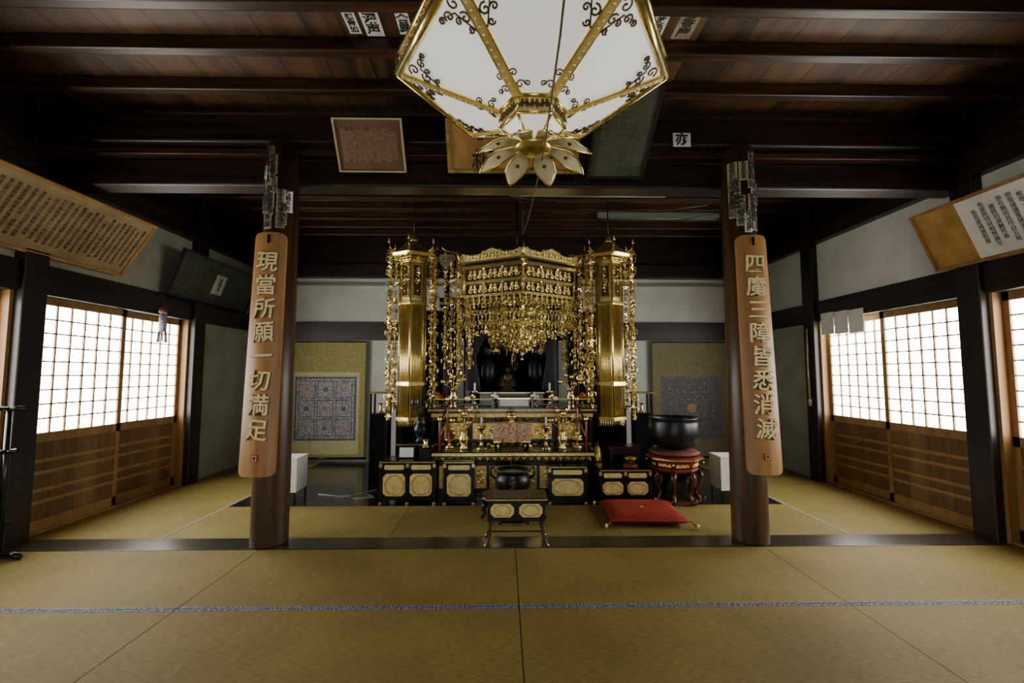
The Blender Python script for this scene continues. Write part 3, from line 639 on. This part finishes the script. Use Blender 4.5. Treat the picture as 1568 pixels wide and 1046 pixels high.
# ---------------------------------------------------------------- lacquer furniture
def octo(x0,x1,z0,z1,c): return [(x0+c,z0),(x1-c,z0),(x1,z0+c),(x1,z1-c),(x1-c,z1),(x0+c,z1),(x0,z1-c),(x0,z0+c)]
def cabinet(name,x0,x1,y,d,h,n):
    w=x1-x0; mb=MB()
    mb.box(-w/2-.01,w/2+.01,-d/2-.01,d/2,h-.03,h,'lac'); mb.box(-w/2-.01,w/2+.01,-d/2-.014,-d/2-.01,h-.02,h-.008,'gold')
    mb.box(-w/2,w/2,-d/2+.015,d/2,.07,h-.03,'lac')
    for i in range(n+1):
        x=-w/2+w*i/n; mb.box(x-.014,x+.014,-d/2,-d/2+.03,0,h-.03,'lac')
        mb.box(x-.016,x+.016,-d/2-.004,-d/2,0.0,.03,'gold'); mb.box(x-.016,x+.016,-d/2-.004,-d/2,h-.07,h-.03,'gold')
        mb.box(x-.014,x+.014,d/2-.03,d/2,0,.07,'lac')
    mb.box(-w/2,w/2,-d/2,-d/2+.02,.05,.08,'lac'); mb.box(-w/2,w/2,-d/2,-d/2+.02,h-.12,h-.10,'lac')
    for i in range(n):
        a=-w/2+w*i/n+.024; b=-w/2+w*(i+1)/n-.024
        mb.prism(octo(a,b,.09,h-.135,.035),-d/2+.004,-d/2+.016,'goldp'); c=(a+b)/2
        mb.prism(octo(a+.012,b-.012,h-.095,h-.045,.012),-d/2+.004,-d/2+.016,'goldp')
        pts=[((a+b)/2+(b-a)*.42*math.cos(t*pi/12),-d/2,(h-.045)/2+(h-.24)*.46*math.sin(t*pi/12)) for t in range(25)]
        mb.tube(pts,.005,'goldd',5)
    mb.build(name,TR((x0+x1)/2,y+d/2,-.004),bevel=.003)
cabinet('lacquer_cabinet',-1.29,-.73,4.87,.32,.455,2); cabinet('lacquer_cabinet',-.62,-.32,4.85,.14,.455,1)
cabinet('lacquer_cabinet',.48,.86,4.86,.12,.40,1)
cabinet('lacquer_low_table',1.02,1.55,4.88,.34,.36,2)
def legtable(name,x,y,w,d,h,n=2,ap=.15):
    mb=MB(); mb.box(-w/2-.02,w/2+.02,-d/2-.02,d/2+.02,h-.022,h,'lac'); mb.box(-w/2-.022,w/2+.022,-d/2-.024,-d/2-.02,h-.016,h-.006,'gold')
    mb.box(-w/2,w/2,-d/2,d/2,h-.022-ap,h-.022,'lac')
    for i in range(n):
        a=-w/2+w*i/n+.02; b=-w/2+w*(i+1)/n-.02; mb.prism(octo(a,b,h-ap,h-.045,.03),-d/2-.006,-d/2,'goldp'); mb.tube([((a+b)/2+(b-a)*.36*math.cos(t*pi/10),-d/2-.008,h-ap/2-.022+ap*.27*math.sin(t*pi/10)) for t in range(21)],.004,'goldd',5)
    mb.box(-w/2-.004,w/2+.004,-d/2-.004,d/2,h-.03-ap,h-.015-ap,'lac')
    hh=h-.022-ap
    for sx in(-1,1):
        for sy in(-1,1):
            mb.tube([(sx*(w/2-.015),sy*(d/2-.015),h-.05),(sx*(w/2-.015),sy*(d/2-.015),hh),(sx*(w/2-.02),sy*(d/2-.018),hh*.5),(sx*(w/2+.012),sy*(d/2),.02),(sx*(w/2+.02),sy*d/2,.0)],[.013,.013,.010,.012,.016],'lacr',8)
            mb.sph((sx*(w/2+.018),sy*d/2,.012),.014,'gold',sc=(1,1,.8),seg=8,ring=6)
    mb.tube([(-w/2+.02,-d/2+.02,hh*.55),(w/2-.02,-d/2+.02,hh*.55)],.006,'lac',6)
    return mb.build(name,TR(x,y,0.004),bevel=.002)
legtable('offering_table',.1,3.80,.45,.24,.375)
mb=MB(); mb.lathe([(.30,.17),(.31,.185),(.31,.20),(.29,.21)],(0,0,0),'lac',8,False,ph=pi/8); mb.lathe([(.27,.11),(.28,.17)],(0,0,0),'lac',8,False,ph=pi/8)
mb.lathe([(.314,.187),(.314,.197)],(0,0,0),'gold',8,False,ph=pi/8)
for i in range(8):
    a=pi/8+pi/4*i; c,s=math.cos(a),math.sin(a)
    mb.tube([(.27*c,.27*s,.16),(.31*c,.31*s,.11),(.29*c,.29*s,.05),(.33*c,.33*s,.012)],[.022,.02,.014,.016],'lac',8)
    a+=pi/8; T=frame((.262*math.cos(a),.262*math.sin(a),.14),(-math.sin(a),math.cos(a),0),(0,0,1)); 
    scroll(mb,-.08,.08,-.025,.025,'gold',.004,T,n=3)
mb.lathe([(.25,.0),(.27,.012),(.25,.024)],(0,0,0),'lac',8,False,ph=pi/8)
mb.build('incense_burner_stand',TR(.09,4.5,-.0))
mb=MB(); mb.lathe([(.08,.03),(.10,.02),(.15,.05),(.172,.10),(.168,.15),(.145,.185),(.15,.20),(.178,.215),(.178,.23),(.155,.23),(.14,.2),(.0001,.195)],(0,0,0),'bronze',32)
for i in range(3):
    a=-pi/2+2*pi/3*i+pi/3; mb.tube([(.11*math.cos(a),.11*math.sin(a),.05),(.13*math.cos(a),.13*math.sin(a),.02),(.12*math.cos(a),.12*math.sin(a),0)],[.022,.018,.014],'bronze',8)
for s in(-1,1): mb.tube([(s*.165,0,.14),(s*.21,0,.17),(s*.215,0,.235),(s*.18,0,.245)],.012,'bronze',8)
mb.lathe([(.14,.196),(.10,.203),(.0001,.207)],(0,0,0),'papero',20)
mb.tube([(-.02,0,.2),(-.005,.0,.40)],.003,'redl',5); mb.tube([(.02,0,.2),(.012,.0,.38)],.003,'bronze2',5)
g='gold'
for a,b,c,d in ((-.003,.003,.085,.145),(-.03,.03,.112,.118),(.024,.03,.085,.118),(-.03,-.024,.112,.145),(0,.03,.139,.145),(-.03,0,.085,.091)): mb.box(a,b,-.178,-.165,c,d,g)
mb.build('bronze_incense_bowl',TR(.085,4.5,.21))
# gong
mb=MB()
mb.lathe([(.24,.44),(.30,.455),(.30,.475),(.27,.49)],(0,0,0),'redl',8,False,ph=pi/8); mb.lathe([(.303,.458),(.303,.472)],(0,0,0),'gold',8,False,ph=pi/8)
mb.lathe([(.20,.36),(.25,.44)],(0,0,0),'redl',8,False,ph=pi/8); mb.lathe([(.24,.33),(.25,.345),(.24,.36)],(0,0,0),'redl',8,False,ph=pi/8)
mb.lathe([(.16,.06),(.13,.12),(.12,.22),(.17,.33)],(0,0,0),'lac',8,False,ph=pi/8)
for i in range(8):
    a=pi/8+pi/4*i; c,s=math.cos(a),math.sin(a)
    mb.tube([(.23*c,.23*s,.34),(.275*c,.275*s,.28),(.24*c,.24*s,.17),(.20*c,.20*s,.11),(.25*c,.25*s,.04),(.29*c,.29*s,.03),(.30*c,.30*s,.07)],[.03,.032,.024,.02,.024,.022,.012],'lacr',8)
    mb.sph((.262*c,.262*s,.3),.022,'redl',seg=8,ring=6); mb.sph((.29*c,.29*s,.42),.014,'gold',seg=6,ring=5)
    a+=pi/8; T=frame((.232*math.cos(a),.232*math.sin(a),.40),(-math.sin(a),math.cos(a),0),(0,0,1)); scroll(mb,-.07,.07,-.03,.03,'gold',.004,T,n=3)
mb.lathe([(.26,0),(.28,.02),(.27,.04),(.2,.06)],(0,0,0),'lacr',8,False,ph=pi/8)
mb.build('gong_stand',TR(1.86,5.02,-.004))
mb=MB(); mb.lathe([(.15,0),(.24,.008),(.27,.03),(.24,.05),(.14,.06)],(0,0,0),'redb',28); mb.build('gong_cushion',TR(1.86,5.02,.486))
mb=MB(); mb.lathe([(.08,0),(.16,.012),(.225,.05),(.258,.12),(.265,.2),(.258,.29),(.25,.32),(.262,.33),(.262,.345),(.24,.345),(.24,.3),(.25,.2),(.2,.06),(.0001,.04)],(0,0,0),'bronze',40); mb.build('bronze_bowl_gong',TR(1.86,5.02,.545))
mb=MB(); mb.lathe([(.05,0),(.085,.012),(.07,.03)],(0,0,0),'redb',18); mb.lathe([(.03,.03),(.06,.045),(.068,.09),(.07,.1),(.06,.1),(.0001,.06)],(0,0,0),'goldd',20); mb.tube([(-.1,-.08,.012),(.05,-.1,.012)],.008,'redl',6); mb.build('small_bowl_gong',TR(1.38,5.02,.356))
mb=MB(); mb.box(-.17,.17,-.12,.12,0,.5,'lacr'); mb.box(-.19,.19,-.14,.14,.5,.53,'lacr'); mb.box(-.14,.14,-.125,-.12,.05,.45,'lac'); mb.build('red_lacquer_chest',TR(1.39,5.42,-.004),bevel=.006)
mb=MB(); mb.lathe([(.1,0),(.11,.02),(.03,.05),(.025,.3),(.05,.33),(.02,.36)],(0,0,0),'lac',16); mb.lathe([(.06,.36),(.065,.4),(.05,.5),(.025,.55),(.01,.6)],(0,0,0),'goldd',16); mb.build('bell_on_stand',TR(1.08,5.33,-.004)@Matrix.Scale(.95,4))
mb=MB(); mb.box(-.17,.17,-.13,.13,.56,.585,'lac'); mb.box(-.15,.15,-.11,.11,.50,.56,'lac')
for sx in(-1,1):
    for sy in(-1,1): mb.box(sx*.135-.015,sx*.135+.015,sy*.1-.015,sy*.1+.015,0,.5,'lac')
mb.box(-.13,.13,-.1,.1,.12,.14,'lac'); mb.box(-.172,.172,-.134,-.13,.565,.575,'goldd'); mb.build('black_side_stand',TR(-1.04,5.34,-.004))
mb=MB(); mb.lathe([(.05,0),(.055,.015),(.03,.04),(.07,.10),(.075,.15),(.04,.21),(.03,.26),(.055,.29),(.045,.29)],(0,0,0),'bronze',20); 
for i in range(6):
    a=i*1.05; mb.tube([(0,0,.27),(.03*math.cos(a),.03*math.sin(a),.36),(.09*math.cos(a),.06*math.sin(a),.44)],.004,'bronze',5); leafp(mb,(.09*math.cos(a),.06*math.sin(a),.49),.05,.1,'bronze',a)
mb.build('bronze_vase',TR(-.97,5.34,.581))
mb=MB(); mb.box(-.09,.09,-.012,.012,0,.13,'lac'); mb.box(-.075,.075,-.015,-.011,.015,.115,'paper'); mb.build('photo_frame',TR(-1.05,5.0,.451)@Matrix.Rotation(-.15,4,'X'))
mb=MB(); mb.box(-.06,.06,-.05,.05,0,.1,'lac'); mb.lathe([(.02,.1),(.04,.12),(.02,.16),(.03,.2)],(0,0,0),'gold',12); mb.build('small_altar_lamp',TR(-.85,5.03,.451))
for x in (-1.55,1.75):
    mb=MB(); mb.box(-.13,.13,-.12,.12,1.12,1.14,'lac'); mb.box(-.11,.11,-.1,.1,.86,.88,'lac'); 
    for sx in(-1,1):
        for sy in(-1,1): mb.box(sx*.1-.012,sx*.1+.012,sy*.09-.012,sy*.09+.012,0,1.12,'lac')
    mb.box(-.10,.10,-.09,.09,.0,.86,'matte'); mb.lathe([(.04,0),(.015,.03),(.015,.1),(.04,.12)],(0,0,.88),'gold',12); mb.box(-.13,.13,-.124,-.12,1.123,1.135,'goldd')
    mb.build('lantern_shelf',TR(x,5.80,-.004),bevel=.003)

# ---------------------------------------------------------------- red cushion
mb=MB(); n=20; vs=[];fs=[]
for side in (1,-1):
    for j in range(n+1):
        for i in range(n+1):
            u,v=-1+2*i/n,-1+2*j/n
            ex=(1-abs(u)**5)*(1-abs(v)**5); 
            dim=.018*math.exp(-(u*u+v*v)/.02)
            h=.052*ex**.6-(dim if side>0 else 0)
            vs.append((u*.36*(1-.05*(1-v*v)),v*.33*(1-.05*(1-u*u)),.054+side*h))
A=(n+1)**2
for j in range(n):
    for i in range(n):
        a=j*(n+1)+i; fs.append((a,a+1,a+n+2,a+n+1)); fs.append((A+a,A+a+n+1,A+a+n+2,A+a+1))
mb.add(vs,fs,'red',True)
for sx in(-1,1):
    for sy in(-1,1):
        p=(sx*.36,sy*.33,.05); q=(sx*.395,sy*.36,.018); mb.tube([p,q],.007,'red',6); mb.lathe([(.004,.0),(.012,.01),(.014,.03),(.004,.045)],(0,0,0),'goldp',8,T=TR(q[0]+sx*.005,q[1],.002))
for t in range(5):
    a=t*2*pi/5; mb.tube([(0,0,.09),(.02*math.cos(a),.02*math.sin(a),.098)],.003,'goldpaint',5)
mb.build('red_zabuton_cushion',TR(1.32,4.44,-.002)@RZ(-.05))

# ---------------------------------------------------------------- paper floor lanterns
for x in (-2.34,2.48):
    mb=MB(); w=.155
    mb.box(-w,w,-w,w,.12,.47,'white')
    for sx in(-1,1):
        for sy in(-1,1): mb.box(sx*(w-.012)-.008,sx*(w-.012)+.008,sy*(w-.012)-.008,sy*(w-.012)+.008,0,.12,'lac')
    mb.box(-w-.003,w+.003,-w-.003,w+.003,.115,.125,'lac'); mb.box(-w-.003,w+.003,-w-.003,w+.003,.465,.475,'paper')
    for s in(-1,1): mb.box(s*w-.004,s*w+.004,-w-.003,-w+.004,.12,.47,'paper')
    mb.build('paper_floor_lantern',TR(x,5.05,-.003)@RZ(.05 if x<0 else -.05))
mb=MB(); mb.tube([(-2.1,5.3,.002),(-1.8,5.2,.002),(-1.6,5.35,.002),(-1.45,5.2,.002),(-1.62,5.1,.002),(-1.75,5.22,.002),(-1.5,5.5,.002)],.006,'paper',6); mb.build('lamp_power_cord')

# ---------------------------------------------------------------- mandala scrolls
def scrollpic(x,dark):
    mb=MB(); w=.61; zt,zb=1.87,.06
    mb.box(-w,w,-.012,0,zb,zt,'oliv2' if dark else 'olive'); mb.box(-w+.09,w-.09,-.0135,-.012,zb+.06,zt-.48,'oliv2' if dark else 'mustard')
    x0,x1,z0,z1=-w+.13,w-.13,zb+.27,zt-.55
    mb.box(x0,x1,-.016,-.0135,z0,z1,'navy'); mb.box(x0+.035,x1-.035,-.0175,-.016,z0+.035,z1-.035,'mandd' if dark else 'mand')
    a0,a1,b0,b1=x0+.05,x1-.05,z0+.05,z1-.05
    if not dark:
        for i in range(3):
            for j in range(3):
                cx=a0+(a1-a0)*(i+.5)/3; cz=b0+(b1-b0)*(j+.5)/3; hw=(a1-a0)/6-.012; hh=(b1-b0)/6-.012
                mb.box(cx-hw,cx+hw,-.019,-.0175,cz-hh,cz+hh,'navy'); mb.box(cx-hw+.014,cx+hw-.014,-.0205,-.019,cz-hh+.014,cz+hh-.014,'mand2')
                c=[(cx+hw*.62*math.cos(t*pi/10),cz+hw*.62*math.sin(t*pi/10)) for t in range(20)]; mb.prism(c,-.022,-.0205,'mand')
                c=[(cx+hw*.3*math.cos(t*pi/10),cz+hw*.3*math.sin(t*pi/10)) for t in range(20)]; mb.prism(c,-.023,-.022,'mandr' if (i+j)%2==0 else 'navy')
    else:
        for q,k in ((.36,'navy'),(.33,'mandd'),(.24,'navy'),(.21,'mandd')):
            d=.0175+(.4-q)*.03; mb.box(-q,q,-d-.0015,-.0175,(z0+z1)/2-q*1.1,(z0+z1)/2+q*1.1,k)
        for q,k,d in ((.16,'navy',.026),(.13,'mandd',.027),(.07,'mandr',.028)):
            c=[(q*math.cos(t*pi/12),(z0+z1)/2+q*math.sin(t*pi/12)) for t in range(24)]; mb.prism(c,-d,-.02,k)
    mb.tube([(-w-.03,-.01,zb),(w+.03,-.01,zb)],.018,'lac',10); mb.tube([(-w,-.006,zt),(w,-.006,zt)],.012,'lac',8)
    for q in (-w+.05,-.3,0,.3,w-.05): mb.tube([(q,-.006,zt),(q,0,zt+.05)],.003,'lac',5)
    mb.build('hanging_mandala_scroll',TR(x,YB-.075,0))
scrollpic(-2.79,False); scrollpic(2.97,True)

# ---------------------------------------------------------------- misc
for x0,x1,y in ((.05,2.0,5.40),(1.3,3.0,6.18)):
    mb=MB(); mb.box(-(x1-x0)/2,(x1-x0)/2,-.04,.04,-.06,.05,'metal'); mb.tube([(-(x1-x0)/2+.03,0,-.072),((x1-x0)/2-.03,0,-.072)],.014,'metal',8); mb.build('fluorescent_fixture',TR((x0+x1)/2,y,3.60))
mb=MB(); mb.tube([(-.1,5.4,3.54),(.6,5.35,3.42),(1.2,5.3,3.33),(1.8,5.3,3.3),(2.4,5.3,3.38),(2.9,5.3,3.54)],.005,'lac',5); mb.tube([(.9,5.9,3.54),(1.3,5.9,3.38),(1.9,5.8,3.3),(2.6,5.7,3.4),(3.2,5.7,3.54)],.005,'lac',5); mb.build('electric_cable')
for i in range(3):
    mb=MB(); mb.box(-.004,.0,-.11,.11,-.27,0,'paper'); mb.tube([(-.003,0,.0),(-.0,0,.05)],.002,'string',4); mb.build('hanging_paper_slip',TR(XR-.055,5.55-.23*i,2.12-.01*i))
mb=MB(); mb.tube([(0,0,.22),(0,0,-.3)],.003,'string',5); mb.lathe([(.0001,.03),(.03,.02),(.045,-.02),(.04,-.04)],(0,0,.05),'redb',12); mb.lathe([(.035,0),(.038,-.1),(.035,-.2)],(0,0,0),'mand2',10)
for i in range(8): a=i*pi/4; mb.tube([(.035*math.cos(a),.035*math.sin(a),-.2),(.045*math.cos(a),.045*math.sin(a),-.32)],.006,'mandr' if i%2 else 'navy',4)
mb.tube([(0,0,.22),(-.1,0,.2)],.004,'bronze',5)
mb.build('hanging_wind_chime',TR(XL+.16,5.12,2.03))
mb=MB()
for y in(-.5,.5):
    mb.tube([(0,y,.03),(0,y,1.1)],.018,'lac',10); mb.tube([(-.14,y,.0+.02),(-.1,y,.035),(.1,y,.035),(.16,y,.02)],[.02,.026,.026,.02],'lac',10)
    mb.tube([(-.12,y,1.1),(.13,y,1.1)],.018,'lac',10)
    mb.tube([(-.08,y,.78),(.08,y,.78)],.014,'lac',10)
for z in (1.1,.78,.25): mb.tube([(0,-.56,z),(0,.56,z)],.016,'lac',10)
mb.build('black_lacquer_rack',TR(-3.70,3.0,0))
mb=MB(); mb.tube([(0,0,0),(-.01,0,-.5),(0,0,-.9)],.012,'papero',6); mb.lathe([(.01,0),(.03,-.03),(.02,-.1)],(0,0,-.9),'papero',8); mb.tube([(0,0,0),(.05,0,.03)],.005,'bronze',5); mb.build('hanging_cord_tassel',TR(XR-.11,5.86,1.95)) 

# ---------------------------------------------------------------- light
w=D.worlds.new('World'); S.world=w; w.use_nodes=True; w.node_tree.nodes['Background'].inputs[0].default_value=(.85,.92,1,1); w.node_tree.nodes['Background'].inputs[1].default_value=1.0
la=D.lights.new('daylight','AREA'); la.shape='RECTANGLE'; la.size=2.6; la.size_y=2.0; la.energy=48; la.color=(1,.96,.87)
lo=D.objects.new('doorway_daylight',la); S.collection.objects.link(lo); lo.location=(.05,YF-.3,1.1); lo.rotation_euler=(pi/2,0,0)
c=D.cameras.new('camera'); c.lens=16.0; c.sensor_width=36; c.clip_start=.05
co=D.objects.new('camera',c); S.collection.objects.link(co); co.location=(0,0,1.35); co.rotation_euler=(math.radians(94.19),0,math.radians(-1.0)); S.camera=co
